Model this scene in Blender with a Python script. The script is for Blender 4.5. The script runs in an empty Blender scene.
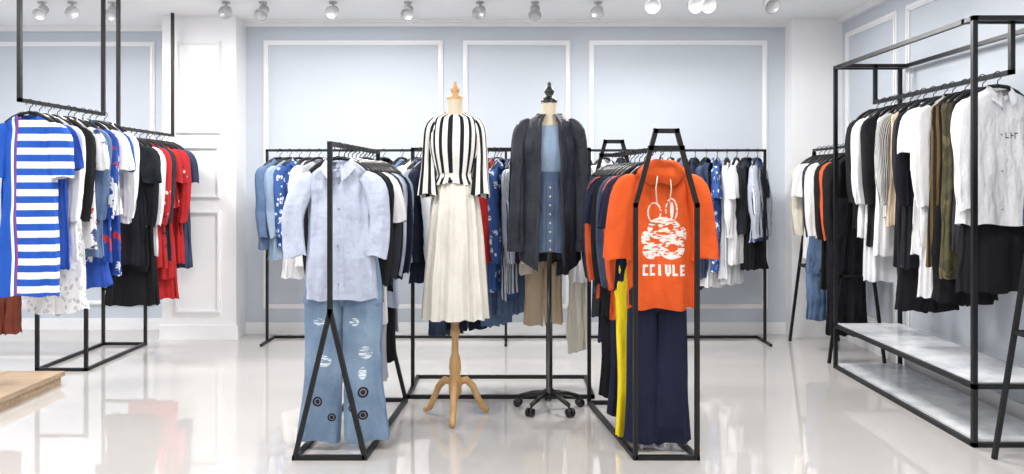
import bpy, bmesh, math, random
from mathutils import Vector, Matrix, noise as mnoise
random.seed(7)
SC = bpy.context.scene
SC.view_settings.view_transform = 'Standard'
COL = SC.collection

def lin(c):
    r = []
    for v in c[:3]:
        v = v/255.0
        r.append(v/12.92 if v <= .04045 else ((v+.055)/1.055)**2.4)
    return (r[0], r[1], r[2], 1.0)

# ------------------------------------------------------------------ materials
class NT:
    def __init__(s, name):
        s.m = bpy.data.materials.new(name); s.m.use_nodes = True
        s.t = s.m.node_tree; s.N = s.t.nodes; s.L = s.t.links
        s.b = s.N['Principled BSDF']
    def put(s, sock, v):
        if isinstance(v, bpy.types.NodeSocket): s.L.new(v, sock)
        else: sock.default_value = v
    def math(s, op, a, b=0.0, c=None, clamp=False):
        n = s.N.new('ShaderNodeMath'); n.operation = op; n.use_clamp = clamp
        s.put(n.inputs[0], a); s.put(n.inputs[1], b)
        if c is not None: s.put(n.inputs[2], c)
        return n.outputs[0]
    def mix(s, f, a, b):
        n = s.N.new('ShaderNodeMix'); n.data_type = 'RGBA'
        s.put(n.inputs[0], f); s.put(n.inputs[6], a); s.put(n.inputs[7], b)
        return n.outputs[2]
    def noise(s, vec, scale, detail=3, rough=.5):
        n = s.N.new('ShaderNodeTexNoise'); n.inputs['Scale'].default_value = scale
        n.inputs['Detail'].default_value = detail; n.inputs['Roughness'].default_value = rough
        s.L.new(vec, n.inputs['Vector']); return n.outputs[0]
    def vor(s, vec, scale, out=0):
        n = s.N.new('ShaderNodeTexVoronoi'); n.inputs['Scale'].default_value = scale
        s.L.new(vec, n.inputs['Vector']); return n.outputs[out]
    def mapping(s, vec, sc, loc=(0, 0, 0)):
        n = s.N.new('ShaderNodeMapping'); n.inputs['Scale'].default_value = sc
        n.inputs['Location'].default_value = loc
        s.L.new(vec, n.inputs['Vector']); return n.outputs[0]
    def bump(s, h, st, dist=.01, prev=None):
        n = s.N.new('ShaderNodeBump'); n.inputs['Strength'].default_value = st
        n.inputs['Distance'].default_value = dist; s.L.new(h, n.inputs['Height'])
        if prev is not None: s.L.new(prev, n.inputs['Normal'])
        return n.outputs[0]

MC = {}
def simple(name, c, rough=.5, metal=0, var=.04, vs=4, emit=None, bump=0):
    k = ('s', name)
    if k in MC: return MC[k]
    t = NT(name); tc = t.N.new('ShaderNodeTexCoord').outputs['Object']
    C = lin(c); nz = t.noise(tc, vs)
    D = (C[0]*(1-var*2), C[1]*(1-var*2), C[2]*(1-var*2), 1)
    t.put(t.b.inputs['Base Color'], t.mix(nz, C, D))
    t.b.inputs['Roughness'].default_value = rough
    t.b.inputs['Metallic'].default_value = metal
    if bump: t.put(t.b.inputs['Normal'], t.bump(nz, bump))
    if emit:
        t.b.inputs['Emission Color'].default_value = lin(emit[0]); t.b.inputs['Emission Strength'].default_value = emit[1]
    MC[k] = t.m
    return t.m

def cloth(name, c, pat=None, c2=None, c3=None, n=10, duty=.5, ov=(), rough=.85, var=.1, wr=.5, thr=.3, sheer=0):
    k = ('c', name)
    if k in MC: return MC[k]
    t = NT(name); T = t.N.new('ShaderNodeTexCoord'); tc = T.outputs['Object']; uv = T.outputs['UV']
    C = lin(c); C2 = lin(c2) if c2 else None; C3 = lin(c3) if c3 else None
    sp = t.N.new('ShaderNodeSeparateXYZ'); t.L.new(tc, sp.inputs[0]); X, Y, Z = sp.outputs
    su = t.N.new('ShaderNodeSeparateXYZ'); t.L.new(uv, su.inputs[0]); U, V = su.outputs[0], su.outputs[1]
    col = t.mix(t.noise(tc, 9), C, tuple([x*(1-2*var) for x in C[:3]]+[1]))
    if pat == 'u':
        f = t.math('LESS_THAN', t.math('FRACT', t.math('MULTIPLY', U, n)), duty); col = t.mix(f, col, C2)
    elif pat == 'zx':
        f = t.math('LESS_THAN', t.math('FRACT', t.math('MULTIPLY', Z, n)), duty)
        f = t.math('MULTIPLY', f, t.math('GREATER_THAN', X, -.045)); col = t.mix(f, col, C2)
        g = t.math('MULTIPLY', t.math('GREATER_THAN', X, -.085), t.math('LESS_THAN', X, -.07)); col = t.mix(g, col, C2)
        g = t.math('MULTIPLY', t.math('GREATER_THAN', X, -.058), t.math('LESS_THAN', X, -.05)); col = t.mix(g, col, C3)
    elif pat == 'x':
        f = t.math('LESS_THAN', t.math('FRACT', t.math('MULTIPLY', X, n)), duty); col = t.mix(f, col, C2)
    elif pat == 'denim':
        f = t.noise(tc, 5, 4); f = t.math('MULTIPLY_ADD', f, 3.0, -1.2, clamp=True)
        col = t.mix(t.math('MULTIPLY', f, .55), col, C2)
        fine = t.noise(t.mapping(tc, (1, 1, .3)), 260, 2)
        col = t.mix(t.math('MULTIPLY', fine, .3), col, C2)
    elif pat == 'floral':
        f = t.math('LESS_THAN', t.vor(t.mapping(tc, (1, 1, .8)), n), thr)
        f = t.math('MULTIPLY', f, t.math('GREATER_THAN', t.noise(tc, n*3.5, 2), .45)); col = t.mix(f, col, C2)
        if C3:
            f = t.math('GREATER_THAN', t.noise(t.mapping(tc, (1, 1, 1), (3, 1, 7)), n*1.1, 4), .6); col = t.mix(f, col, C3)
    elif pat == 'camo':
        f = t.math('GREATER_THAN', t.noise(tc, n, 5), .52); col = t.mix(f, col, C2)
        f = t.math('GREATER_THAN', t.noise(t.mapping(tc, (1, 1, 1), (5, 2, 1)), n*1.4, 5), .57); col = t.mix(f, col, C3)
    elif pat == 'splash':
        f = t.math('GREATER_THAN', t.noise(t.mapping(tc, (1, 1, .6)), n, 6, .6), thr+.25); col = t.mix(f, col, C2)
        if C3:
            f = t.math('GREATER_THAN', t.noise(t.mapping(tc, (1, 1, 1), (9, 4, 1)), n, 6, .6), thr+.3); col = t.mix(f, col, C3)
    front = t.math('LESS_THAN', Y, .0)
    for o in ov:
        kind, cx, cz, rx, rz, oc = o[:6]
        if kind == 'ell':
            a = t.math('DIVIDE', t.math('SUBTRACT', X, cx), rx); b = t.math('DIVIDE', t.math('SUBTRACT', Z, cz), rz)
            f = t.math('LESS_THAN', t.math('ADD', t.math('MULTIPLY', a, a), t.math('MULTIPLY', b, b)), 1.0)
        else:
            a = t.math('LESS_THAN', t.math('ABSOLUTE', t.math('SUBTRACT', X, cx)), rx)
            b = t.math('LESS_THAN', t.math('ABSOLUTE', t.math('SUBTRACT', Z, cz)), rz)
            f = t.math('MULTIPLY', a, b)
        if len(o) > 6 and o[6] == 'broken':
            f = t.math('MULTIPLY', f, t.math('GREATER_THAN', t.noise(t.mapping(tc, (.5, 1, 1.6)), 60, 3), .46))
        if len(o) > 6 and o[6] == 'fray':
            f = t.math('MULTIPLY', f, t.math('GREATER_THAN', t.noise(t.mapping(tc, (.15, 1, 2.2)), 75, 2), .5))
        f = t.math('MULTIPLY', f, front)
        col = t.mix(f, col, lin(oc))
    t.put(t.b.inputs['Base Color'], col)
    t.b.inputs['Roughness'].default_value = rough
    t.b.inputs['Specular IOR Level'].default_value = .25
    if sheer: t.b.inputs['Alpha'].default_value = 1-sheer
    w1 = t.noise(t.mapping(tc, (1, 1, .35)), 14, 3, .5)
    nb = t.bump(w1, wr, .04)
    nb = t.bump(t.noise(t.mapping(tc, (.6, 1, 1.3)), 30, 2, .5), wr*.4, .014, nb)
    nb = t.bump(t.noise(tc, 420, 1), .15, .002, nb)
    t.put(t.b.inputs['Normal'], nb)
    MC[k] = t.m
    return t.m

# ------------------------------------------------------------------ mesh tools
def mk(name, bm, mats, loc=(0, 0, 0), rz=0, parent=None, smooth=True, rx=0):
    me = bpy.data.meshes.new(name); bm.normal_update(); bm.to_mesh(me); bm.free()
    if smooth:
        for p in me.polygons: p.use_smooth = True
    for m in mats: me.materials.append(m)
    o = bpy.data.objects.new(name, me); COL.objects.link(o)
    o.location = loc; o.rotation_euler = (rx, 0, rz)
    if parent: o.parent = parent
    return o
def empty(name, loc=(0, 0, 0), rz=0):
    o = bpy.data.objects.new(name, None); COL.objects.link(o); o.location = loc; o.rotation_euler = (0, 0, rz)
    o.empty_display_size = .1
    return o
def box(bm, lo, hi, mat=0):
    v = [bm.verts.new((x, y, z)) for x in (lo[0], hi[0]) for y in (lo[1], hi[1]) for z in (lo[2], hi[2])]
    for f in ((0, 1, 3, 2), (4, 6, 7, 5), (0, 4, 5, 1), (2, 3, 7, 6), (0, 2, 6, 4), (1, 5, 7, 3)):
        fa = bm.faces.new([v[i] for i in f]); fa.material_index = mat
def beam(bm, p, q, s=.022, mat=0):
    p = Vector(p); q = Vector(q); d = (q-p).normalized()
    up = Vector((0, 0, 1)) if abs(d.z) < .95 else Vector((0, 1, 0))
    a = d.cross(up).normalized(); b = a.cross(d).normalized(); h = s/2
    p = p-d*h; q = q+d*h
    vs = []
    for c in (p, q):
        for i, j in ((-1, -1), (1, -1), (1, 1), (-1, 1)): vs.append(bm.verts.new(c+a*i*h+b*j*h))
    for f in ((3, 2, 1, 0), (4, 5, 6, 7), (0, 1, 5, 4), (1, 2, 6, 5), (2, 3, 7, 6), (3, 0, 4, 7)):
        fa = bm.faces.new([vs[i] for i in f]); fa.material_index = mat
def tube(bm, pts, r, n=8, mat=0, cap=True):
    pts = [Vector(p) for p in pts]; rings = []
    rr = r if isinstance(r, (list, tuple)) else [r]*len(pts)
    prev = None
    for i, p in enumerate(pts):
        d = (pts[min(i+1, len(pts)-1)]-pts[max(i-1, 0)]).normalized()
        if prev is None:
            up = Vector((0, 0, 1)) if abs(d.z) < .9 else Vector((1, 0, 0)); a = d.cross(up).normalized()
        else: a = (prev-d*prev.dot(d)).normalized()
        prev = a; b = d.cross(a)
        rings.append([bm.verts.new(p+a*rr[i]*math.cos(2*math.pi*k/n)+b*rr[i]*math.sin(2*math.pi*k/n)) for k in range(n)])
    for A, B in zip(rings, rings[1:]):
        for k in range(n):
            f = bm.faces.new((A[k], A[(k+1) % n], B[(k+1) % n], B[k])); f.material_index = mat
    if cap:
        for R in (rings[0][::-1], rings[-1]):
            f = bm.faces.new(R); f.material_index = mat
def lathe(bm, prof, c=(0, 0, 0), n=24, mat=0, sy=1):
    rings = [[bm.verts.new((c[0]+r*math.cos(2*math.pi*k/n), c[1]+sy*r*math.sin(2*math.pi*k/n), c[2]+z)) for k in range(n)] for r, z in prof]
    for A, B in zip(rings, rings[1:]):
        for k in range(n):
            f = bm.faces.new((A[k], A[(k+1) % n], B[(k+1) % n], B[k])); f.material_index = mat
    for R in (rings[0], rings[-1]):
        try:
            f = bm.faces.new(R); f.material_index = mat
        except Exception: pass

def cr(K, u):
    n = len(K)-1; u = max(0, min(n-1e-6, u)); i = int(u); f = u-i
    g = lambda j: K[max(0, min(n, j))]
    a, b, c, d = g(i-1), g(i), g(i+1), g(i+2)
    return .5*((2*b)+(c-a)*f+(2*a-5*b+4*c-d)*f*f+(3*b-a-3*c+d)*f*f*f)
def crease(x):
    return 1-2*abs(math.sin(x*.5))**.75

def sweep(bm, pts, A, B, n=64, m=4, rip=(0.0, .012), fr=5, mat=0, e=.8, dip=0, vneck=False, hem=.006, seed=None, cap=False, wob=.009):
    """cloth tube: key centres pts, half widths A, half depths B"""
    rnd = random.Random(seed if seed is not None else random.random())
    uvl = bm.loops.layers.uv.verify()
    ph = [rnd.uniform(0, 6.28) for _ in range(6)]; tw = rnd.uniform(-.8, .8); so = Vector((rnd.uniform(0, 99), rnd.uniform(0, 99), rnd.uniform(0, 99)))
    ns = (len(pts)-1)*m+1; cen = []
    for i in range(ns):
        u = i/m; cen.append(Vector([cr([p[k] for p in pts], u) for k in range(3)]))
    Y = Vector((0, 1, 0)); rings = []
    for i in range(ns):
        u = i/m; s = i/(ns-1)
        T = (cen[min(i+1, ns-1)]-cen[max(i-1, 0)]).normalized()
        N = T.cross(Y).normalized(); Yb = N.cross(T).normalized()
        a = max(.002, cr(A, u)); b = max(.002, cr(B, u)); ra = rip[0]+(rip[1]-rip[0])*s
        ring = []
        for k in range(n):
            t = 2*math.pi*k/n; ct, st = math.cos(t), math.sin(t)
            cx = math.copysign(abs(ct)**e, ct); sy = math.copysign(abs(st)**e, st)
            w = ra*(.7*crease(fr*t+ph[0]+tw*s*2)+.35*math.sin((2*fr+1)*t+ph[1]+tw*s*3)+.3*math.sin(3*t+ph[2]+s*5))
            p = cen[i]+N*(a*cx+w*.5*ct)+Yb*(b*sy+w*(1 if st >= 0 else -1)*(.3+.7*abs(st)))
            if wob and ra > 0:
                q = Vector((p.x*9, p.y*5, p.z*4.5))+so
                q2 = Vector((p.x*20+p.z*9, p.y*5, p.z*14-p.x*6))+so
                k2 = min(1, .25+s*2)
                p += Yb*(mnoise.noise(q)*wob*2.2+mnoise.noise(q2)*wob*.9)*k2*(1 if st >= 0 else -1)
            if dip and s < .3:
                k2 = (1-s/.3)
                if st < 0: p.z -= dip*(abs(st)**(1.5 if not vneck else 3))*k2
            if hem: p.z += hem*math.sin(fr*t+ph[3])*(s**4)
            ring.append(bm.verts.new(p))
        rings.append(ring)
    for i in range(ns-1):
        R, S = rings[i], rings[i+1]
        for k in range(n):
            k2 = (k+1) % n
            f = bm.faces.new((R[k2], R[k], S[k], S[k2])); f.material_index = mat
            us = ((k+1)/n, k/n, k/n, (k+1)/n); vs = (i/(ns-1), i/(ns-1), (i+1)/(ns-1), (i+1)/(ns-1))
            for l, uu, vv in zip(f.loops, us, vs): l[uvl].uv = (uu, vv)
    if cap:
        for R in (rings[0], rings[-1]):
            f = bm.faces.new(R); f.material_index = mat
    return rings

def patch(bm, rings, i0, i1, k0, k1, off=.004, mat=0):
    """raised strip / pocket copied from the cloth surface"""
    G = []
    for i in range(i0, i1+1):
        row = []
        for k in range(k0, k1+1):
            R = rings[i]
            p = R[k % len(R)].co
            ed = (i in (i0, i1)) or (k in (k0, k1))
            row.append(bm.verts.new((p.x, p.y-(off if not ed else off*.15), p.z)))
        G.append(row)
    for a, b in zip(G, G[1:]):
        for k in range(len(a)-1):
            f = bm.faces.new((a[k+1], a[k], b[k], b[k+1])); f.material_index = mat

def collar(bm, z, hw, hd, mat=0, drop=.05, gap=.5, spread=.025, stand=.02):
    n = 28; rows = []
    for k in range(n+1):
        t = -math.pi/2+gap/2+(2*math.pi-gap)*k/n
        c, s = math.cos(t), math.sin(t)
        ed = abs(k-n/2)/(n/2); d = drop*(.55+.75*ed**4)
        zz = z-.045*max(0, -s)**2
        rows.append([bm.verts.new((hw*c, hd*s, zz)), bm.verts.new((hw*1.02*c, hd*1.05*s, zz+stand)),
                     bm.verts.new(((hw+spread)*c*(1+.25*ed**5), (hd+spread*.8)*s, zz-d+.5*stand))])
    for a, b in zip(rows, rows[1:]):
        for j in (0, 1):
            f = bm.faces.new((a[j], b[j], b[j+1], a[j+1])); f.material_index = mat

# ------------------------------------------------------------------ shared mats
BLACK = simple('black_powder_coated_steel', (20, 20, 22), .42, .2, .05)
CHROME = simple('brushed_steel', (170, 172, 176), .25, 1, .05)
HANGM = simple('black_plastic', (14, 14, 15), .35)
BUTTON = simple('pearl_button', (130, 132, 140), .3)
WHITEP = simple('white_paint', (243, 243, 244), .5, 0, .01)
BLUEP = simple('pale_blue_paint', (200, 207, 216), .6, 0, .012, 1.5)
CEIL = simple('ceiling_white', (248, 248, 248), .7, 0, .01)
def wood(name, c1, c2, sc=(1, 14, 14)):
    t = NT(name); tc = t.N.new('ShaderNodeTexCoord').outputs['Object']
    f = t.noise(t.mapping(tc, sc), 3, 6, .6); f = t.math('MULTIPLY_ADD', f, 2.2, -.6, clamp=True)
    t.put(t.b.inputs['Base Color'], t.mix(f, lin(c1), lin(c2))); t.b.inputs['Roughness'].default_value = .45
    t.put(t.b.inputs['Normal'], t.bump(f, .1)); return t.m
WOODL = wood('beech_wood', (206, 168, 116), (180, 136, 86), (14, 14, 1))
WOODP = wood('oak_planks', (182, 158, 130), (146, 120, 92))

def hanger_mesh():
    bm = bmesh.new()
    hook = [(-.022, 0, -.028), (-.02, 0, -.008), (0, 0, .005), (.018, 0, -.008), (.016, 0, -.03), (0, 0, -.045), (0, 0, -.085)]
    P = []
    for i in range(25): P.append([cr([h[k] for h in hook], i*6/24) for k in range(3)])
    tube(bm, P, .0026, 6, 1)
    for s in (-1, 1):
        tube(bm, [(0, 0, -.070), (s*.05, 0, -.077), (s*.10, 0, -.103), (s*.135, 0, -.13), (s*.15, 0, -.145)], [.010, .011, .012, .012, .008], 8, 0)
    me = bpy.data.meshes.new('hanger'); bm.to_mesh(me); bm.free()
    for p in me.polygons: p.use_smooth = True
    me.materials.append(HANGM); me.materials.append(HANGM)
    return me
HM = hanger_mesh()
def add_hanger(o):
    h = bpy.data.objects.new('hanger', HM); COL.objects.link(h); h.parent = o

# ------------------------------------------------------------------ garments (local origin = rail contact, front = -Y)
def shirt(name, m, pos, yaw=0, L=.65, hw=.165, sl='long', flare=1.1, col=None, dip=.03, dep=.04, mats=None, hang=True, rip=(.003, .018), slen=None, bell=1, fr=6, vneck=False, hood=False, asym=0, placket=False, pocket=False, sw=1.0, spr=0):
    bm = bmesh.new(); mats = mats or [m]
    zs = [-.088, -.098, -.122, -.165, -.24, -.24-(L-.15)*.33, -.24-(L-.15)*.66, -.09-L]
    A = [.06, .08, hw*.72, hw*.97, hw*.96, hw*.97, hw*(.97+flare)/2, hw*flare]
    B = [dep*.9, dep*.9, dep*.8, dep*.7, dep*.85, dep, dep*1.1, dep*1.15]
    sx = random.uniform(-.012, .012)
    R = sweep(bm, [(sx*i/7+asym*(i/7)**2, 0, z) for i, z in enumerate(zs)], A, B, dip=dip, rip=rip, fr=fr, vneck=vneck)
    if placket:
        patch(bm, R, 4, 28, 47, 49, .006)
        for i in range(6, 28, 4):
            c = R[i][48].co
            lathe(bm, [(.001, .0035), (.004, .003), (.0055, 0), (.004, -.003), (.001, -.0035)], (c.x, c.y-.006, c.z), 8, len(mats)-1)
    if pocket: patch(bm, R, 15, 19, 50, 54, .007)
    patch(bm, R, 27, 28, 33, 63, .003)
    for s in (-1, 1):
        j = random.uniform(-.01, .012)+spr; ry = random.uniform(-.012, 0)
        if sl == 'long':
            l = slen or .52
            sweep(bm, [(s*(hw-.045), -.004, -.158), (s*(hw+.008), -.008, -.215), (s*(hw+.022+j), -.02+ry, -.19-l*.42), (s*(hw+.02+j), -.026+ry, -.19-l*.75), (s*(hw+.008+j), -.03+ry, -.19-l)],
                  [.032, .052*sw, .047*sw, .043*bell, .036*bell*bell], [dep*.6, dep*.9, .036, .032, .027*bell], n=32, rip=(.001, .008), fr=3, wob=.009)
        elif sl == 'short':
            l = slen or .22
            sweep(bm, [(s*(hw-.045), -.004, -.156), (s*(hw+.008), -.008, -.205), (s*(hw+.033+j*.6), -.016, -.18-l*.6), (s*(hw+.04+j), -.02, -.18-l)],
                  [.032, .06*sw, .066*sw, .066*bell*sw], [dep*.6, dep*.9, .036, .036], n=32, rip=(.001, .010), fr=3, wob=.009)
    if col is not None: collar(bm, -.09, .062, dep*1.0, mat=col)
    if hood:
        sweep(bm, [(0, -.01, -.08), (0, -.03, -.10), (0, -.045, -.135), (0, -.04, -.175)], [.06, .105, .12, .08], [.03, .055, .06, .035], rip=(.005, .01), n=48)
        for s in (-1, 1):
            tube(bm, [(s*.03, -.098, -.14), (s*.037, -.09, -.2), (s*.03, -.085, -.27)], .003, 6, len(mats)-1)
    o = mk(name, bm, mats, pos, yaw)
    if hang: add_hanger(o)
    return o

def pants(name, m, pos, yaw=0, top=-.1, L=1.0, hw=.16, leg=.085, hemw=.1, dep=.03, hang=False, gapx=.0, mats=None, rip=(.001, .014), y0=0):
    bm = bmesh.new()
    cz = top-.27
    sweep(bm, [(0, y0, top), (0, y0, top-.05), (0, y0, top-.15), (0, y0, cz), (0, y0, cz-.03)], [hw*.92, hw*.94, hw*1.03, hw*1.08, hw*.98], [dep, dep, dep*1.1, dep*1.15, dep*.9], rip=(.001, .004), hem=0)
    for s in (-1, 1):
        e = top-L; mid = (cz+e)/2
        sweep(bm, [(s*hw*.52, y0, cz+.06), (s*hw*.54, y0, cz-.02), (s*(hw*.5+gapx*.5), y0, mid), (s*(hw*.5+gapx), y0, (mid+e)/2), (s*(hw*.5+gapx+hemw*.12), y0, e)],
              [hw*.5, hw*.53, leg, (leg+hemw)/2, hemw], [dep*.9, dep, dep*1.1, dep*1.15, dep*1.3], n=44, m=6, rip=rip, fr=4, wob=.009)
    o = mk(name, bm, mats or [m], pos, yaw)
    if hang: add_hanger(o)
    return o

def skirt(name, m, pos, yaw=0, top=-.1, L=.8, hw=.15, hemw=.24, dep=.04, hang=True, rip=(.003, .022), fr=8, parent=None, db=1.6):
    bm = bmesh.new()
    zs = [top, top-.03, top-L*.3, top-L*.65, top-L]
    A = [hw, hw*.98, hw+(hemw-hw)*.4, hw+(hemw-hw)*.72, hemw]
    sweep(bm, [(0, 0, z) for z in zs], A, [dep, dep, dep*(1+(db-1)*.4), dep*(1+(db-1)*.75), dep*db], n=96, m=6, rip=rip, fr=fr)
    o = mk(name, bm, [m], pos, yaw, parent=parent)
    if hang: add_hanger(o)
    return o

# ------------------------------------------------------------------ room
YB = 6.95; HC = 2.71; XR = 2.8
def slab(name, lo, hi, m):
    bm = bmesh.new(); box(bm, lo, hi); return mk(name, bm, [m], smooth=False)
t = NT('polished_cream_floor'); tc = t.N.new('ShaderNodeTexCoord').outputs['Object']
cl = t.mix(t.math('MULTIPLY', t.noise(tc, 1.6, 5, .6), .5), lin((198, 195, 192)), lin((176, 171, 167)))
t.put(t.b.inputs['Base Color'], cl); t.b.inputs['Roughness'].default_value = .025
t.b.inputs['IOR'].default_value = 2.9; t.b.inputs['Specular IOR Level'].default_value = .5
t.put(t.b.inputs['Normal'], t.bump(t.noise(tc, 2.6, 3), .06, .01))
FLOORM = t.m
slab('floor', (-5.2, -2, -.1), (3.1, 7.5, 0), FLOORM)
slab('ceiling', (-5.2, -2, HC), (3.1, 7.5, HC+.1), CEIL)
slab('wall_back', (-2.36, YB, 0), (2.42, YB+.15, HC), BLUEP)
slab('wall_right', (XR, -2, 0), (XR+.15, YB+.15, HC), BLUEP)
slab('wall_alcove', (-5.2, 7.15, 0), (-2.9, 7.3, HC), BLUEP)
slab('wall_left', (-5.2, -2, 0), (-5.05, 7.15, HC), BLUEP)
slab('wall_pier_left', (-2.93, 6.7, 0), (-2.31, 7.15, HC), WHITEP)
slab('wall_pier_right', (2.37, 6.78, 0), (XR, 7.1, HC), WHITEP)
bm = bmesh.new()
box(bm, (-2.31, YB-.05, HC-.05), (2.37, YB, HC)); box(bm, (-2.31, YB-.09, HC-.022), (2.37, YB, HC))
mk('trim_crown_back', bm, [WHITEP], smooth=False)
bm = bmesh.new()
box(bm, (XR-.05, -2, HC-.05), (XR, 6.78, HC)); mk('trim_crown_right', bm, [WHITEP], smooth=False)
bm = bmesh.new(); box(bm, (-5.05, 7.1, HC-.05), (-2.93, 7.15, HC)); mk('trim_crown_alcove', bm, [WHITEP], smooth=False)
slab('baseboard_back', (-2.31, YB-.018, 0), (2.37, YB, .1), WHITEP)
slab('baseboard_right', (XR-.018, -2, 0), (XR, 6.78, .1), WHITEP)
slab('baseboard_alcove', (-5.05, 7.132, 0), (-2.93, 7.15, .1), WHITEP)
slab('baseboard_pier_left', (-2.945, 6.682, 0), (-2.292, 6.7, .12), WHITEP)
tn = [0]
def mould(x0, x1, z0, z1, y, axis='x', w=.04):
    bm = bmesh.new()
    def bb(a0, a1, c0, c1, th):
        if axis == 'x': box(bm, (a0, y-th, c0), (a1, y, c1))
        else: box(bm, (y-th, a0, c0), (y, a1, c1))
    for th, i in ((.014, 0), (.024, w*.3)):
        ww = w-2*i
        bb(x0+i, x0+i+ww, z0+i, z1-i, th); bb(x1-i-ww, x1-i, z0+i, z1-i, th)
        bb(x0+i+ww, x1-i-ww, z0+i, z0+i+ww, th); bb(x0+i+ww, x1-i-ww, z1-i-ww, z1-i, th)
    tn[0] += 1
    mk('trim_%d' % tn[0], bm, [WHITEP], smooth=False)
for a, b in ((-2.155, -.60), (-.425, .505), (.67, 2.215)):
    mould(a, b, .22, 2.545, YB)
mould(-4.9, -3.19, .22, 2.57, 7.15)
mould(-2.82, -2.44, 1.72, 2.5, 6.7, w=.03)
mould(-2.82, -2.44, 1.18, 1.62, 6.7, w=.03)
mould(-2.82, -2.44, .22, 1.08, 6.7, w=.03)
for a, b in ((5.8, 6.68), (3.7, 5.66), (1.5, 3.5)): mould(a, b, .22, 2.56, XR, 'y', w=.045)

# ------------------------------------------------------------------ track spotlights
LENS = simple('lamp_lens', (255, 252, 245), .3, emit=((255, 250, 240), 14))
LAMPB = simple('lamp_body_silver', (190, 190, 192), .35, .5)
def spotlight(x, y, aim, on=True, s=1.0):
    e = empty('track_spotlight', (x, y, HC))
    bm = bmesh.new()
    lathe(bm, [(.032*s, 0), (.032*s, -.012), (.012*s, -.016), (.008*s, -.02), (.008*s, -.04)])
    mk('mount', bm, [LAMPB], parent=e)
    d = (Vector(aim)-Vector((x, y, HC-.07))).normalized()
    q = d.to_track_quat('-Z', 'Y')
    bm = bmesh.new()
    lathe(bm, [(.012*s, .05), (.03*s, .046), (.034*s, .0), (.05*s, -.045), (.052*s, -.055), (.046*s, -.055), (.044*s, -.046)])
    lathe(bm, [(.0443*s, -.045), (.001, -.0455)], mat=1)
    for k in range(4): lathe(bm, [(.033*s, .04-k*.012), (.038*s, .038-k*.012), (.033*s, .036-k*.012)])
    o = mk('head', bm, [LAMPB, LENS], parent=e); o.location = (0, 0, -.07); o.rotation_mode = 'QUATERNION'; o.rotation_quaternion = q
    if on:
        L = bpy.data.lights.new('spot', 'SPOT'); L.energy = 75; L.spot_size = 1.5; L.spot_blend = 1; L.shadow_soft_size = .05; L.color = (1, .98, .95)
        lo = bpy.data.objects.new('spot_lamp', L); COL.objects.link(lo); lo.parent = e
        lo.location = Vector((0, 0, -.07))+d*.08; lo.rotation_mode = 'QUATERNION'; lo.rotation_quaternion = q
for i, px in enumerate((42, 72, 112, 226, 263, 333, 408, 480, 535, 598)):
    d = 6.2; x = (px-512)/800*d
    if i % 2 == 0: spotlight(x, d, (x*.9+random.uniform(-.5, .5), 4.3+random.uniform(-.5, .5), .9), on=True)
    else: spotlight(x, d, (x*.6+random.uniform(-.6, .6), 3.2, 1.3), on=False)
for px in (652, 694, 706, 770):
    x = (px-512)/800*5.95; spotlight(x, 5.95, (x*1.1+random.uniform(-.5, .5), 3.2, 1.2 if px not in (652, 770) else .9), on=(px in (652, 770)), s=1.15)

# ------------------------------------------------------------------ racks
def frame(name, segs, s=.022, extra=None):
    bm = bmesh.new()
    for p, q in segs: beam(bm, p, q, s)
    if extra: extra(bm)
    return mk(name, bm, [BLACK], smooth=False)
h = .011
AX, AY, AX2, AY2, AZ = -.858, 3.77, -.80, 4.78, 1.49
segs = [((AX, AY, AZ), (AX2, AY2, AZ))]
for x, y in ((AX, AY), (AX2, AY2)):
    segs += [((x, y, AZ), (x, y, .70)), ((x, y, .70), (x-.165, y, h)), ((x, y, .70), (x+.165, y, h)), ((x-.165, y, h), (x+.165, y, h))]
for s in (-1, 1): segs.append(((AX+s*.165, AY, h), (AX2+s*.165, AY2, h)))
frame('clothing_rack', segs)
BX, BY, BX2, BY2, BZ = .727, 3.77, .60, 4.72, 1.47
segs = [((BX, BY, BZ), (BX2, BY2, BZ))]
for x, y in ((BX, BY), (BX2, BY2)):
    w = .145
    segs += [((x-.05, y, 1.55), (x+.05, y, 1.55)), ((x-.05, y, 1.55), (x-w, y, 1.2)), ((x+.05, y, 1.55), (x+w, y, 1.2)),
             ((x-w, y, 1.2), (x-w, y, h)), ((x+w, y, 1.2), (x+w, y, h)), ((x-w, y, h), (x+w, y, h)), ((x-.075, y, BZ), (x+.075, y, BZ))]
for s in (-1, 1): segs += [((BX+s*.145, BY, h), (BX2+s*.145, BY2, h))]
frame('clothing_rack', segs)
CZ = 1.52
segs = []
for x in (-.63, .49):
    segs += [((x, 5.08, h), (x, 5.08, CZ)), ((x, 4.85, h), (x, 5.35, h))]
segs += [((-.63, 5.08, CZ), (.49, 5.08, CZ)), ((-.63, 4.85, h), (.49, 4.85, h)), ((-.63, 5.35, h), (.49, 5.35, h))]
frame('clothing_rack', segs)
DY, DZ = 6.55, 1.575
segs = []
for x in (-2.005, -.05, 2.07):
    segs += [((x, DY, h), (x, DY, DZ)), ((x, DY-.15, h), (x, DY+.2, h))]
segs += [((-2.005, DY, DZ), (2.07, DY, DZ)), ((-2.005, DY+.2, h), (2.07, DY+.2, h))]
frame('clothing_rack', segs, .02)
LX = -2.8
for y0, y1, z in ((4.55, 5.48, 1.778), (5.69, 6.6, 1.70)):
    frame('hanging_clothes_rail', [((LX, y0, HC-h), (LX, y0, z)), ((LX, y1, HC-h), (LX, y1, z)), ((LX, y0, z), (LX, y1, z))])
segs = []
for y in (5.56, 6.46):
    segs += [((-3.3, y, h), (-2.96, y, h)), ((-3.3, y, h), (-3.3, y, 1.2)), ((-2.96, y, h), (-2.96, y, .45))]
    segs += [((-3.3, y, .45), (-2.96, y, .45))]
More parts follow.
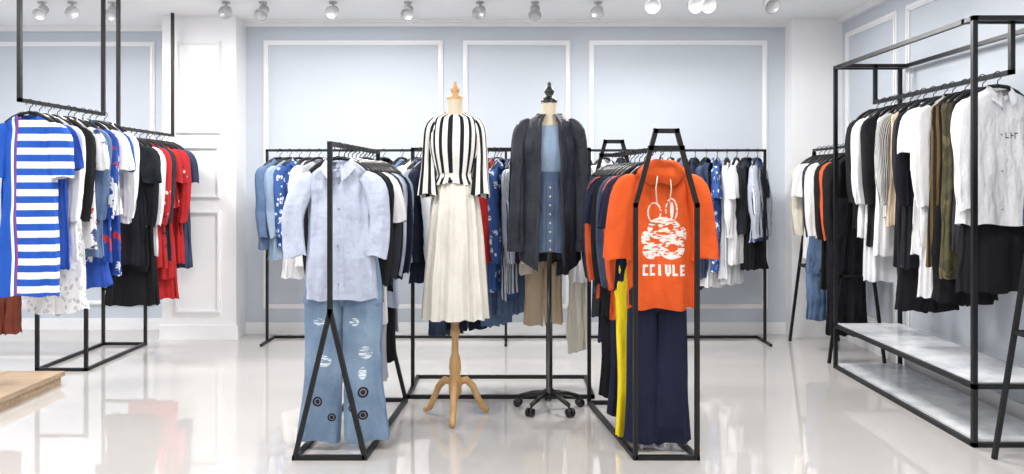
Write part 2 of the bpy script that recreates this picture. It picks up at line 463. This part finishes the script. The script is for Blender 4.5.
segs += [((-3.3, 5.56, h), (-3.3, 6.46, h)), ((-2.96, 5.56, h), (-2.96, 6.46, h)), ((-3.3, 5.56, 1.2), (-3.3, 6.46, 1.2))]
frame('display_stand', segs)
RX, RX2, RY, RY2, RZ = 2.285, 2.74, 3.955, 5.65, 2.12
segs = []
for x in (RX, RX2):
    for y in (RY, RY2): segs.append(((x, y, h), (x, y, RZ)))
    segs += [((x, RY, RZ), (x, RY2, RZ)), ((x, RY, h), (x, RY2, h)), ((x, RY, .30), (x, RY2, .30))]
for y in (RY, RY2): segs += [((RX, y, RZ), (RX2, y, RZ)), ((RX, y, h), (RX2, y, h)), ((RX, y, .30), (RX2, y, .30))]
RRX, RRZ = 2.52, 1.865
for y in (RY+.08, RY2-.1): segs += [((RRX, y, RZ), (RRX, y, RRZ)), ((RX, y, RZ), (RX2, y, RZ))]
segs.append(((RRX, RY+.08, RRZ), (RRX, RY2-.1, RRZ)))
rk = frame('shelving_clothing_rack', segs, .024)
def shelf(name, z):
    bm = bmesh.new(); box(bm, (RX+.012, RY+.012, z), (RX2-.012, RY2-.012, z+.014)); 
    return mk(name, bm, [marble], parent=rk, smooth=False)
t = NT('white_marble_board'); tc = t.N.new('ShaderNodeTexCoord').outputs['Object']
f = t.noise(tc, 5, 6, .65); f = t.math('MULTIPLY_ADD', f, 3, -1.2, clamp=True)
t.put(t.b.inputs['Base Color'], t.mix(f, lin((236, 237, 239)), lin((176, 182, 190)))); t.b.inputs['Roughness'].default_value = .2
marble = t.m
shelf('upper_shelf', .305); shelf('lower_shelf', .022)
def aframe(X, y0, y1, z, w, s=.02, name='clothing_rack'):
    segs = [((X, y0, z), (X, y1, z))]
    for y in (y0, y1):
        segs += [((X, y, z), (X-w, y, h)), ((X, y, z), (X+w, y, h)), ((X-w*.6, y, z*.4), (X+w*.6, y, z*.4))]
    for sg in (-1, 1): segs.append(((X+sg*w*.6, y0, z*.4), (X+sg*w*.6, y1, z*.4)))
    return frame(name, segs, s)
aframe(2.5, 5.8, 6.62, 1.58, .2)
aframe(2.52, 2.7, 3.78, 1.5, .24)

bm = bmesh.new()
for i in range(4): box(bm, (-4.3+i*.35, 3.6, .055), (-4.3+i*.35+.345, 5.2, .085))
box(bm, (-4.28, 3.62, 0), (-2.92, 5.18, .055))
mk('wooden_platform', bm, [WOODP], smooth=False)

# ------------------------------------------------------------------ cloth materials
W = (232, 232, 234)
c_white = cloth('white_cotton', W, var=.03)
c_cream = cloth('cream_cotton', (226, 218, 204), var=.05)
c_black = cloth('black_cloth', (26, 26, 30), var=.15)
c_char = cloth('charcoal_cloth', (52, 54, 62), var=.15)
c_navy = cloth('navy_cloth', (30, 36, 58), var=.12)
c_denim = cloth('mid_denim', (72, 94, 130), 'denim', (124, 148, 180))
c_ddenim = cloth('dark_denim', (44, 54, 78), 'denim', (84, 98, 126))
c_ldenim = cloth('light_denim', (130, 152, 176), 'denim', (176, 192, 208))
c_lblue = cloth('light_blue_cotton', (178, 188, 210), var=.04)
c_orange = cloth('orange_jersey', (214, 90, 46), var=.06)
c_red = cloth('red_cloth', (188, 44, 46), var=.1)
c_rust = cloth('rust_cloth', (130, 66, 52), var=.15)
c_yellow = cloth('yellow_cloth', (240, 214, 40), var=.04)
c_beige = cloth('beige_cotton', (206, 186, 160), var=.05)
c_grey = cloth('grey_cotton', (168, 172, 180), var=.05)
c_royal = cloth('royal_blue_cloth', (48, 84, 176), var=.08)
c_stripeT = cloth('blue_white_stripe_jersey', (38, 88, 184), 'zx', (232, 234, 240), (196, 50, 60), n=12.6, duty=.5, var=.04)
c_redfl = cloth('red_floral', (186, 46, 50), 'floral', (226, 220, 214), (40, 40, 64), n=16, thr=.2)
c_whfl = cloth('white_floral', (232, 232, 234), 'floral', (180, 70, 70), (70, 84, 130), n=13, thr=.22)
c_blfl = cloth('blue_floral', (56, 88, 150), 'floral', (214, 220, 232), None, n=24, thr=.35)
c_lace = cloth('white_lace', (236, 236, 236), 'floral', (184, 188, 194), None, n=34, thr=.4, var=.02)
c_bwprint = cloth('black_white_print', (24, 26, 34), 'splash', (226, 226, 230), None, n=6, thr=.36)
c_camo = cloth('olive_cloth', (84, 80, 56), 'camo', (66, 62, 44), (98, 92, 66), n=5)
c_brstr = cloth('brown_stripe', (120, 100, 68), 'x', (44, 38, 30), n=34)
c_bwstr = cloth('mono_stripe', (232, 232, 232), 'u', (36, 36, 40), n=30, duty=.4)
c_blstr = cloth('navy_stripe', (222, 226, 232), 'u', (58, 76, 120), n=36, duty=.45)
c_bluesplash = cloth('blue_splash', (44, 78, 160), 'splash', (232, 234, 240), (186, 56, 60), n=9, thr=.3)
c_sheer = cloth('sheer_white', (232, 234, 238), sheer=.2, var=.02)
WHT = (232, 222, 214); ORG = (218, 88, 36)
ovs = []
def oring(cx, cz, rx, rz, th=.007): return [('ell', cx, cz, rx, rz, WHT, 'broken'), ('ell', cx, cz, rx-th, rz-th, ORG)]
ovs += oring(-.035, -.315, .034, .05)+oring(.045, -.305, .03, .06)+[('ell', .047, -.305, .009, .04, WHT)]
ovs += [('ell', .01, -.395, .078, .058, WHT, 'broken'), ('ell', -.025, -.39, .016, .014, ORG), ('ell', .042, -.385, .014, .016, ORG), ('ell', .01, -.418, .034, .006, ORG)]
ovs += [('ell', .045, -.485, .062, .055, WHT, 'broken'), ('ell', -.045, -.50, .048, .04, WHT, 'broken'), ('ell', .098, -.42, .022, .036, WHT, 'broken'), ('ell', -.078, -.44, .022, .036, WHT, 'broken'), ('ell', .05, -.485, .024, .02, ORG, 'broken')]
LT = -.592; hh = .027; lw = .0058
for i, ch in enumerate('CCIVLE'):
    x0 = -.092+i*.035; xc = x0+.012
    if ch in 'CLE': ovs += [('rect', x0+lw, LT, lw, hh, WHT), ('rect', xc+.001, LT-hh+lw, .013, lw, WHT)]
    if ch in 'CE': ovs += [('rect', xc+.001, LT+hh-lw, .013, lw, WHT)]
    if ch == 'I': ovs += [('rect', xc, LT, lw, hh, WHT)]
    if ch == 'E': ovs += [('rect', xc, LT, .010, lw*.8, WHT)]
    if ch == 'V': ovs += [('rect', x0+lw, LT+.006, lw, hh-.006, WHT), ('rect', x0+.022, LT+.006, lw, hh-.006, WHT), ('rect', xc+.001, LT-hh+.008, .007, .008, WHT)]
c_hood = cloth('orange_jersey_printed', ORG, var=.05, ov=ovs)
ovj = []
R1, R2, R3 = (30, 28, 36), (120, 116, 126), (40, 36, 44)
for cx, cz, r in ((-.12, -1.26, .024), (-.05, -1.335, .02), (.105, -1.21, .026), (.105, -1.32, .024), (.05, -1.29, .018)):
    ovj += [('ell', cx, cz, r, r, R1), ('ell', cx, cz, r*.66, r*.66, R2), ('ell', cx, cz, r*.45, r*.45, R3)]
for cx, cz, rx, rz in ((-.09, -1.06, .04, .028), (.115, -1.02, .034, .03), (.06, -.87, .025, .02), (-.11, -.87, .03, .016), (.10, -1.12, .02, .03)):
    ovj += [('ell', cx, cz, rx, rz, (214, 222, 230), 'fray')]
c_jeansE = cloth('grommet_light_denim', (104, 128, 156), 'denim', (156, 176, 196), ov=ovj)
c_blouse = cloth('pale_blue_blouse_cloth', (184, 191, 210), var=.04, wr=.8)

def rr(a): return random.uniform(-a, a)
def along(p, q, f): return (p[0]+(q[0]-p[0])*f, p[1]+(q[1]-p[1])*f, p[2]+(q[2]-p[2])*f)

# --- rack A
Arail = ((AX, AY, AZ+.008), (AX2, AY2, AZ+.008))
p = along(*Arail, .14)
shirt('light_blue_blouse', None, (p[0]+.005, p[1], p[2]), rr(.03), L=.67, hw=.165, sl='long', slen=.36, flare=1.12, col=0, dip=.08, vneck=True, dep=.055, mats=[c_blouse, BUTTON], rip=(.004, .022), bell=1.25, sw=1.1, spr=.02, placket=True, pocket=True)
pj = along(*Arail, .16)
pants('grommet_jeans', c_jeansE, (pj[0]+.02, pj[1], pj[2]), 0, top=-.5, L=.955, hw=.18, leg=.092, hemw=.108, dep=.035, gapx=.015)
lst = [(.26, c_white, 'none', .74), (.33, c_black, 'long', .66), (.41, c_black, 'long', .72), (.49, c_white, 'short', .85), (.57, c_char, 'long', .66), (.65, c_black, 'long', .7), (.73, c_lblue, 'long', .8), (.81, c_grey, 'long', .95), (.88, c_navy, 'long', .66), (.95, c_ldenim, 'long', .6)]
for f, m, s, L in lst:
    shirt('hanging_shirt', m, along(*Arail, f), rr(.12), L=L, hw=.155, sl=s, dep=.03, col=0 if random.random() < .5 else None)
pants('hanging_trousers', c_grey, along(*Arail, .5), .05, top=-.5, L=.75, hw=.15, leg=.08, hemw=.085)
pants('hanging_trousers', c_black, along(*Arail, .74), .05, top=-.3, L=.9, hw=.14, leg=.08, hemw=.08)

# --- rack B
Brail = ((BX, BY, BZ+.008), (BX2, BY2, BZ+.008))
p = along(*Brail, .13)
shirt('orange_hooded_tee', None, (p[0]+.01, p[1], p[2]), .0, L=.69, hw=.165, sl='short', slen=.36, flare=.98, dep=.055, mats=[c_hood, c_cream], hood=True, bell=1.08, rip=(.004, .022), spr=.012)
pants('navy_wide_trousers', c_navy, along(*Brail, .15), 0, top=-.5, L=.935, hw=.135, leg=.082, hemw=.092, dep=.035)
pants('yellow_trousers', c_yellow, (.66, 4.02, BZ), 0, top=-.45, L=.98, hw=.135, leg=.065, hemw=.07, dep=.025)
lst = [(.27, c_navy, 'short', .62), (.36, c_orange, 'long', .78), (.45, c_ddenim, 'long', .66), (.54, c_black, 'long', .8), (.62, c_navy, 'short', .95), (.70, c_orange, 'long', .72), (.78, c_ddenim, 'long', .7), (.86, c_char, 'long', .85), (.94, c_black, 'short', .6)]
for f, m, s, L in lst:
    shirt('hanging_shirt', m, along(*Brail, f), rr(.1), L=L, hw=.158, sl=s, dep=.03, col=0 if random.random() < .5 else None)
pants('hanging_trousers', c_navy, along(*Brail, .42), 0, top=-.45, L=.93, hw=.155, leg=.082, hemw=.09)
pants('hanging_trousers', c_black, along(*Brail, .6), 0, top=-.45, L=.88, hw=.16, leg=.085, hemw=.09)

# --- rack C
xs = [(-.58, c_blstr, .6), (-.52, c_navy, .75), (-.45, c_white, .7), (-.38, c_denim, .7), (-.3, c_navy, .6), (-.22, c_blfl, .7), (-.16, c_redfl, .5), (-.11, c_red, .3), (-.07, c_blfl, .8), (.0, c_blstr, .86), (.08, c_navy, .6), (.16, c_cream, .7), (.24, c_beige, .66), (.31, c_black, .6), (.38, c_char, .7), (.44, c_white, .75)]
for x, m, L in xs:
    shirt('hanging_shirt', m, (x, 5.08, CZ+.008), math.radians(62)+rr(.25), L=L, hw=.16, sl='long', dep=.03, col=0)
for x, m, L, yw in ((-.42, c_ddenim, .98, .7), (-.28, c_navy, .95, .5), (-.1, c_denim, .92, .9), (.0, c_denim, .85, .6), (.2, c_beige, .92, .2), (.42, c_cream, 1.08, 1.1)):
    pants('hanging_trousers', m, (x, 5.08, CZ+.008), yw, top=-.25, L=L-.05, hw=.12, leg=.062, hemw=.062)

# --- rack D
def grp(items):
    for x, m, L, s in items:
        shirt('hanging_shirt', m, (x, DY, DZ+.008), math.radians(55)+rr(.35), L=L, hw=.165, sl=s, dep=.035, col=0 if random.random() < .6 else None, rip=(.004, .022))
grp([(-1.90, c_denim, .72, 'long'), (-1.82, c_ldenim, .8, 'long'), (-1.74, c_blfl, .7, 'long'), (-1.66, c_white, .85, 'short'), (-1.58, c_grey, .7, 'long'), (-1.48, c_navy, .6, 'long'),
     (-1.2, c_lblue, .7, 'long'), (-1.05, c_black, .66, 'long'), (-.9, c_denim, .6, 'long'), (-.78, c_white, .7, 'long'),
     (-.5, c_blfl, .7, 'long'), (-.3, c_denim, .66, 'long'), (-.12, c_redfl, .5, 'short'), (.1, c_navy, .7, 'long'), (.3, c_white, .6, 'long'), (.62, c_ddenim, .66, 'long'), (.76, c_white, .6, 'short'), (.9, c_navy, .7, 'long'),
     (1.22, c_lblue, .7, 'long'), (1.30, c_white, .8, 'long'), (1.40, c_denim, .78, 'short'), (1.50, c_navy, .9, 'short'), (1.59, c_ddenim, .95, 'long'), (1.68, c_blfl, .9, 'short'), (1.76, c_sheer, .95, 'long'), (1.84, c_white, .84, 'short'), (1.93, c_char, .6, 'short'), (2.01, c_blstr, .66, 'long')])
skirt('hanging_skirt', c_black, (1.98, DY, DZ+.008), .6, top=-.66, L=.32, hw=.1, hemw=.13, hang=False)
for x, m, L, tp in ((1.46, c_ddenim, .7, -.45), (1.64, c_white, .62, -.5), (1.8, c_sheer, .6, -.5), (-1.75, c_white, .6, -.45), (-.2, c_denim, .7, -.45)):
    pants('hanging_trousers', m, (x, DY, DZ+.008), .6+rr(.2), top=tp, L=L, hw=.12, leg=.07, hemw=.075, rip=(.002, .02))

# --- left rail 1
z = 1.786
shirt('striped_tee_dress', c_stripeT, (LX+.01, 4.63, z), 0, L=1.04, hw=.16, sl='short', dep=.05, slen=.27, flare=1.12, rip=(.003, .022))
lst = [(4.74, c_royal, 'short', .9), (4.83, c_white, 'long', .86), (4.92, c_black, 'long', .55), (5.0, c_whfl, 'short', .8), (5.08, c_denim, 'long', .86), (5.16, c_bluesplash, 'long', .9), (5.24, c_white, 'short', .6), (5.32, c_bluesplash, 'short', 1.0), (5.42, c_white, 'long', .66)]
for y, m, s, L in lst:
    shirt('hanging_shirt', m, (LX+rr(.01)+(y-4.6)*.05, y, z), rr(.12), L=L, hw=.165, sl=s, dep=.032, col=0 if random.random() < .4 else None)
pants('lace_trousers', c_lace, (LX+.04, 4.84, z), 0, top=-.7, L=.56, hw=.165, leg=.1, hemw=.11)
pants('hanging_trousers', c_royal, (LX, 5.2, z), 0, top=-.5, L=.66, hw=.16, leg=.09, hemw=.1)
z = 1.708
lst = [(5.75, c_bwprint, 'short', .9), (5.84, c_black, 'long', .95), (5.93, c_white, 'long', .85), (6.02, c_redfl, 'long', .95), (6.11, c_char, 'long', .9), (6.2, c_red, 'short', 1.05), (6.3, c_redfl, 'short', .5), (6.4, c_red, 'long', .95), (6.5, c_ddenim, 'short', 1.0)]
for y, m, s, L in lst:
    shirt('hanging_shirt', m, (LX+rr(.01), y, z), rr(.14), L=L, hw=.17, sl=s, dep=.035, rip=(.004, .022))
skirt('red_skirt', c_red, (LX, 6.25, z), 0, top=-.7, L=.6, hw=.14, hemw=.19, hang=False)
skirt('black_skirt', c_black, (LX, 5.9, z), 0, top=-.7, L=.6, hw=.14, hemw=.19, hang=False)
pants('rust_trousers', c_rust, (-3.15, 4.98, 1.75), 0, top=-.9, L=.48, hw=.085, leg=.045, hemw=.05)

# --- right big rack
z = RRZ+.015
LTR = []
for i in range(3): LTR += [('rect', .02+i*.026, -.33, .003, .016, (60, 60, 66)), ('rect', .027+i*.026, -.33+.012*(i-1), .008, .003, (60, 60, 66))]
shirt('white_blouse', None, (RRX, 4.15, z), .05, L=.70, hw=.18, sl='long', dep=.055, col=0, bell=1.15, slen=.52, mats=[cloth('white_blouse_print', W, var=.03, ov=LTR, wr=.8), BUTTON], placket=True, dip=.06, vneck=True, rip=(.004, .024))
skirt('black_skirt', c_black, (RRX, 4.17, z), 0, top=-.6, L=.54, hw=.15, hemw=.2, hang=False)
lst = [(4.27, c_char, 'none', .85, .15), (4.36, c_camo, 'none', 1.0, .175), (4.46, c_brstr, 'none', .95, .18), (4.57, c_white, 'long', .85, .17), (4.67, c_white, 'short', .9, .17), (4.78, c_bwprint, 'long', 1.0, .165), (4.88, c_black, 'none', 1.0, .16), (4.98, c_beige, 'none', .75, .17), (5.07, c_bwstr, 'long', .7, .165), (5.16, c_white, 'none', .95, .17), (5.25, c_black, 'long', .9, .165), (5.33, c_sheer, 'long', 1.1, .17), (5.42, c_white, 'long', .85, .16), (5.5, c_black, 'long', .8, .16)]
for y, m, s, L, w in lst:
    shirt('hanging_shirt', m, (RRX+rr(.01), y, z), rr(.12), L=L, hw=w, sl=s, dep=.035, col=0 if (random.random() < .5 and s != 'none') else None, rip=(.004, .022))
pants('hanging_trousers', c_black, (RRX, 4.45, z), 0, top=-.7, L=.54, hw=.17, leg=.09, hemw=.09)
skirt('white_skirt', c_white, (RRX, 4.62, z), 0, top=-.55, L=.68, hw=.13, hemw=.18, hang=False)
pants('hanging_trousers', c_black, (RRX, 4.86, z), 0, top=-.5, L=.85, hw=.17, leg=.09, hemw=.1)
skirt('cream_skirt', c_sheer, (RRX, 5.3, z), 0, top=-.5, L=.72, hw=.14, hemw=.19, hang=False)
z = 1.598
lst = [(5.86, c_black, 'long', .9), (5.95, c_orange, 'long', .6), (6.04, c_black, 'long', 1.0), (6.13, c_beige, 'none', .62), (6.22, c_white, 'long', .7), (6.31, c_char, 'long', .9), (6.4, c_white, 'short', .8), (6.5, c_cream, 'long', .6)]
for y, m, s, L in lst:
    shirt('hanging_shirt', m, (2.5, y, z), rr(.1), L=L, hw=.155, sl=s, dep=.032, rip=(.004, .022))
pants('hanging_trousers', c_black, (2.44, 5.84, z), 0, top=-.4, L=1.0, hw=.13, leg=.075, hemw=.08)
pants('hanging_jeans', c_denim, (2.42, 6.2, z), 0, top=-.7, L=.65, hw=.13, leg=.07, hemw=.07)
for y in (3.55, 3.66):
    shirt('hanging_shirt', c_black if y < 3.6 else c_ddenim, (2.58, y, 1.515), 0, L=.5, hw=.15, sl='short')

# ------------------------------------------------------------------ mannequins
SKIN = simple('linen_form', (214, 200, 176), .8, 0, .05, 30)
def dressform_body(e):
    bm = bmesh.new()
    sweep(bm, [(0, 0, 1.77), (0, 0, 1.70), (0, .0, 1.655), (0, 0, 1.62), (0, -.005, 1.5), (0, 0, 1.34), (0, .01, 1.2), (0, .01, 1.08), (0, 0, 1.0)],
          [.042, .044, .08, .12, .122, .098, .128, .138, .125], [.045, .047, .055, .066, .086, .075, .095, .1, .09], rip=(0, 0), hem=0, e=1, cap=True)
    mk('torso', bm, [SKIN], parent=e)
m1 = empty('dress_form_mannequin', (-.316, 4.44, 0))
dressform_body(m1)
bm = bmesh.new()
lathe(bm, [(.045, 1.765), (.047, 1.775), (.045, 1.785), (.03, 1.79), (.018, 1.80), (.024, 1.815), (.026, 1.825), (.016, 1.84), (.009, 1.85), (.011, 1.858), (.009, 1.866), (.001, 1.868)])
mk('neck_finial', bm, [WOODL], parent=m1)
bm = bmesh.new()
lathe(bm, [(.022, 1.02), (.022, .5), (.027, .49), (.027, .46), (.018, .45), (.02, .36), (.03, .33), (.034, .28), (.028, .24), (.036, .22), (.036, .14), (.02, .12), (.014, .10), (.002, .095)])
for k in range(3):
    a = -math.pi/2+k*2*math.pi/3
    P = [(.02, .20), (.07, .205), (.11, .165), (.145, .09), (.175, .035), (.205, .018)]
    tube(bm, [(math.cos(a)*r, math.sin(a)*r, z) for r, z in P], [.022, .021, .019, .018, .018, .016], 10)
mk('tripod_stand', bm, [WOODL], parent=m1)
c_vstr = cloth('black_white_vertical_stripe', (230, 228, 224), 'u', (26, 26, 28), n=18, duty=.42, var=.02, wr=.4)
c_sstr = cloth('sleeve_stripe', (230, 228, 224), 'u', (26, 26, 28), n=8, duty=.42, var=.02, wr=.4)
bm = bmesh.new()
sweep(bm, [(0, 0, 1.70), (0, 0, 1.685), (0, 0, 1.66), (0, 0, 1.60), (0, -.01, 1.5), (0, -.005, 1.4), (0, 0, 1.35), (0, 0, 1.30)], [.065, .09, .125, .14, .14, .12, .11, .135], [.055, .065, .075, .085, .108, .096, .088, .105],
      rip=(.0, .008), dip=.02, fr=6, n=80, wob=.004)
mk('striped_blouse', bm, [c_vstr], parent=m1)
bm = bmesh.new()
for s in (-1, 1):
    sweep(bm, [(s*.105, 0, 1.655), (s*.132, -.005, 1.60), (s*.143, -.01, 1.48), (s*.142, -.03, 1.35), (s*.142, -.05, 1.235)], [.026, .04, .038, .044, .058], [.04, .055, .045, .05, .06], rip=(.001, .02), fr=4, n=56)
mk('striped_sleeves', bm, [c_sstr], parent=m1)
c_chif = cloth('white_chiffon', (226, 222, 212), var=.02, wr=.5)
skirt('pleated_skirt', c_chif, (0, 0, 0), 0, top=1.36, L=.80, hw=.112, hemw=.185, dep=.09, hang=False, rip=(.003, .03), fr=13, parent=m1, db=1.7)

m2 = empty('dress_form_mannequin', (.215, 4.62, 0))
dressform_body(m2)
bm = bmesh.new()
lathe(bm, [(.045, 1.765), (.048, 1.775), (.045, 1.79), (.03, 1.796), (.018, 1.81), (.03, 1.83), (.022, 1.85), (.01, 1.865), (.013, 1.877), (.008, 1.887), (.001, 1.89)])
mk('neck_finial', bm, [HANGM], parent=m2)
bm = bmesh.new()
lathe(bm, [(.014, 1.02), (.014, .5), (.019, .5), (.019, .12), (.035, .11), (.035, .07), (.01, .065)])
for k in range(5):
    a = .3+k*2*math.pi/5; c, s = math.cos(a), math.sin(a)
    tube(bm, [(c*.02, s*.02, .095), (c*.1, s*.1, .085), (c*.18, s*.18, .062)], [.016, .014, .012], 8)
    tube(bm, [(c*.18, s*.18, .065), (c*.18, s*.18, .035)], .007, 6)
    for q in (-1, 1):
        ox, oy = -s*q*.014, c*q*.014
        tube(bm, [(c*.19+ox*.5, s*.19+oy*.5, .024), (c*.19+ox*1.4, s*.19+oy*1.4, .024)], .024, 14)
mk('caster_base', bm, [HANGM], parent=m2)
c_jdress = cloth('washed_denim_panel', (56, 72, 98), 'denim', (104, 122, 146), ov=[('ell', 0, 1.28-.05*i, .006, .006, (190, 180, 150)) for i in range(9)]+[('rect', -.022, 1.0, .0015, .3, (36, 46, 64)), ('rect', .022, 1.0, .0015, .3, (36, 46, 64))])
bm = bmesh.new()
sweep(bm, [(0, 0, 1.675), (0, 0, 1.65), (0, -.002, 1.60), (0, -.005, 1.5), (0, 0, 1.38), (0, 0, 1.33)], [.085, .112, .132, .134, .115, .11], [.058, .07, .085, .104, .09, .088], rip=(0, .003), dip=.06, hem=0, wob=0)
mk('light_blue_top', bm, [cloth('pale_blue_knit', (140, 160, 184), var=.05)], parent=m2)
skirt('denim_skirt', c_jdress, (0, 0, 0), 0, top=1.37, L=.46, hw=.118, hemw=.15, dep=.096, hang=False, rip=(.001, .006), fr=5, parent=m2, db=1.2)
c_jack = cloth('charcoal_denim', (36, 38, 46), 'denim', (66, 70, 80), wr=.7, rough=.6)
bm = bmesh.new(); n = 96; ns = 36
rows = []
for i in range(ns):
    s = i/(ns-1); zc = [1.70, 1.68, 1.635, 1.45, 1.25, 1.05, .86]
    zz = cr(zc, s*6); a = cr([.07, .11, .147, .158, .16, .168, .18], s*6); b = cr([.055, .074, .104, .128, .123, .124, .130], s*6)
    row = []
    for k in range(n+1):
        g = .54+.28*s; t = -math.pi/2+g/2+(2*math.pi-g)*k/n
        ed = abs(k/n-.5)*2
        w = .009*s*(crease(5*t)+.5*math.sin(11*t+1)); q = mnoise.noise(Vector((a*math.cos(t)*8, b*math.sin(t)*8, zz*8)))*.011
        zo = .02*s**3*math.sin(2*t+1)-.05*s**4*ed**3
        fl = .03*ed**8*s
        row.append(bm.verts.new(((a+w*.6+q)*math.cos(t), (b+w+q+fl)*math.sin(t), zz+zo)))
    rows.append(row)
for A_, B_ in zip(rows, rows[1:]):
    for k in range(n): bm.faces.new((A_[k+1], A_[k], B_[k], B_[k+1]))
def jpatch(i0, i1, k0, k1, off):
    G = []
    for i in range(i0, i1+1):
        G.append([])
        for k in range(k0, k1+1):
            p = rows[i][k].co; o_ = off if (i not in (i0, i1) and k not in (k0, k1)) else .001
            G[-1].append(bm.verts.new((p.x*(1+o_*3), p.y-o_*2, p.z)))
    for a_, b_ in zip(G, G[1:]):
        for k in range(len(a_)-1): bm.faces.new((a_[k+1], a_[k], b_[k], b_[k+1]))
jpatch(2, 35, 0, 3, .005); jpatch(2, 35, n-3, n, .005)
jpatch(14, 17, 6, 13, .008); jpatch(14, 17, n-13, n-6, .008)
collar(bm, 1.69, .068, .062, drop=.10, gap=1.1, spread=.055)
for s in (-1, 1):
    sweep(bm, [(s*.105, 0, 1.66), (s*.158, 0, 1.60), (s*.180, -.01, 1.40), (s*.190, -.03, 1.16), (s*.192, -.05, .92)], [.028, .05, .047, .046, .046], [.04, .060, .052, .047, .044], rip=(.002, .010), fr=3, n=40, wob=.010, m=6)
    tube(bm, [(s*.191, -.048, .97), (s*.192, -.05, .915)], [.052, .053], 20, 0, False)
mk('denim_jacket', bm, [c_jack], parent=m2)

# ------------------------------------------------------------------ lights / world / camera
w = bpy.data.worlds.new('World'); SC.world = w; w.use_nodes = True
w.node_tree.nodes['Background'].inputs[0].default_value = (.97, .98, 1, 1); w.node_tree.nodes['Background'].inputs[1].default_value = .62
for x in (-3.6, -1.2, 1.2):  # unseen area lamps added under the ceiling for bright, even fill
    for y, en in ((1.2, 30), (3.2, 38), (5.5, 56)):
        L = bpy.data.lights.new('ceiling_fill', 'AREA'); L.shape = 'RECTANGLE'; L.size = 1.0; L.size_y = .4; L.energy = en; L.color = (1, .985, .965)
        o = bpy.data.objects.new('ceiling_fill_light', L); COL.objects.link(o); o.location = (x, y, HC-.01)
cam = bpy.data.cameras.new('camera'); cam.sensor_width = 36; cam.lens = 800/1024*36; cam.shift_y = -53/1024; cam.clip_start = .05
co = bpy.data.objects.new('camera', cam); COL.objects.link(co); co.location = (0, 0, 1.3); co.rotation_euler = (math.pi/2, 0, 0)
SC.camera = co
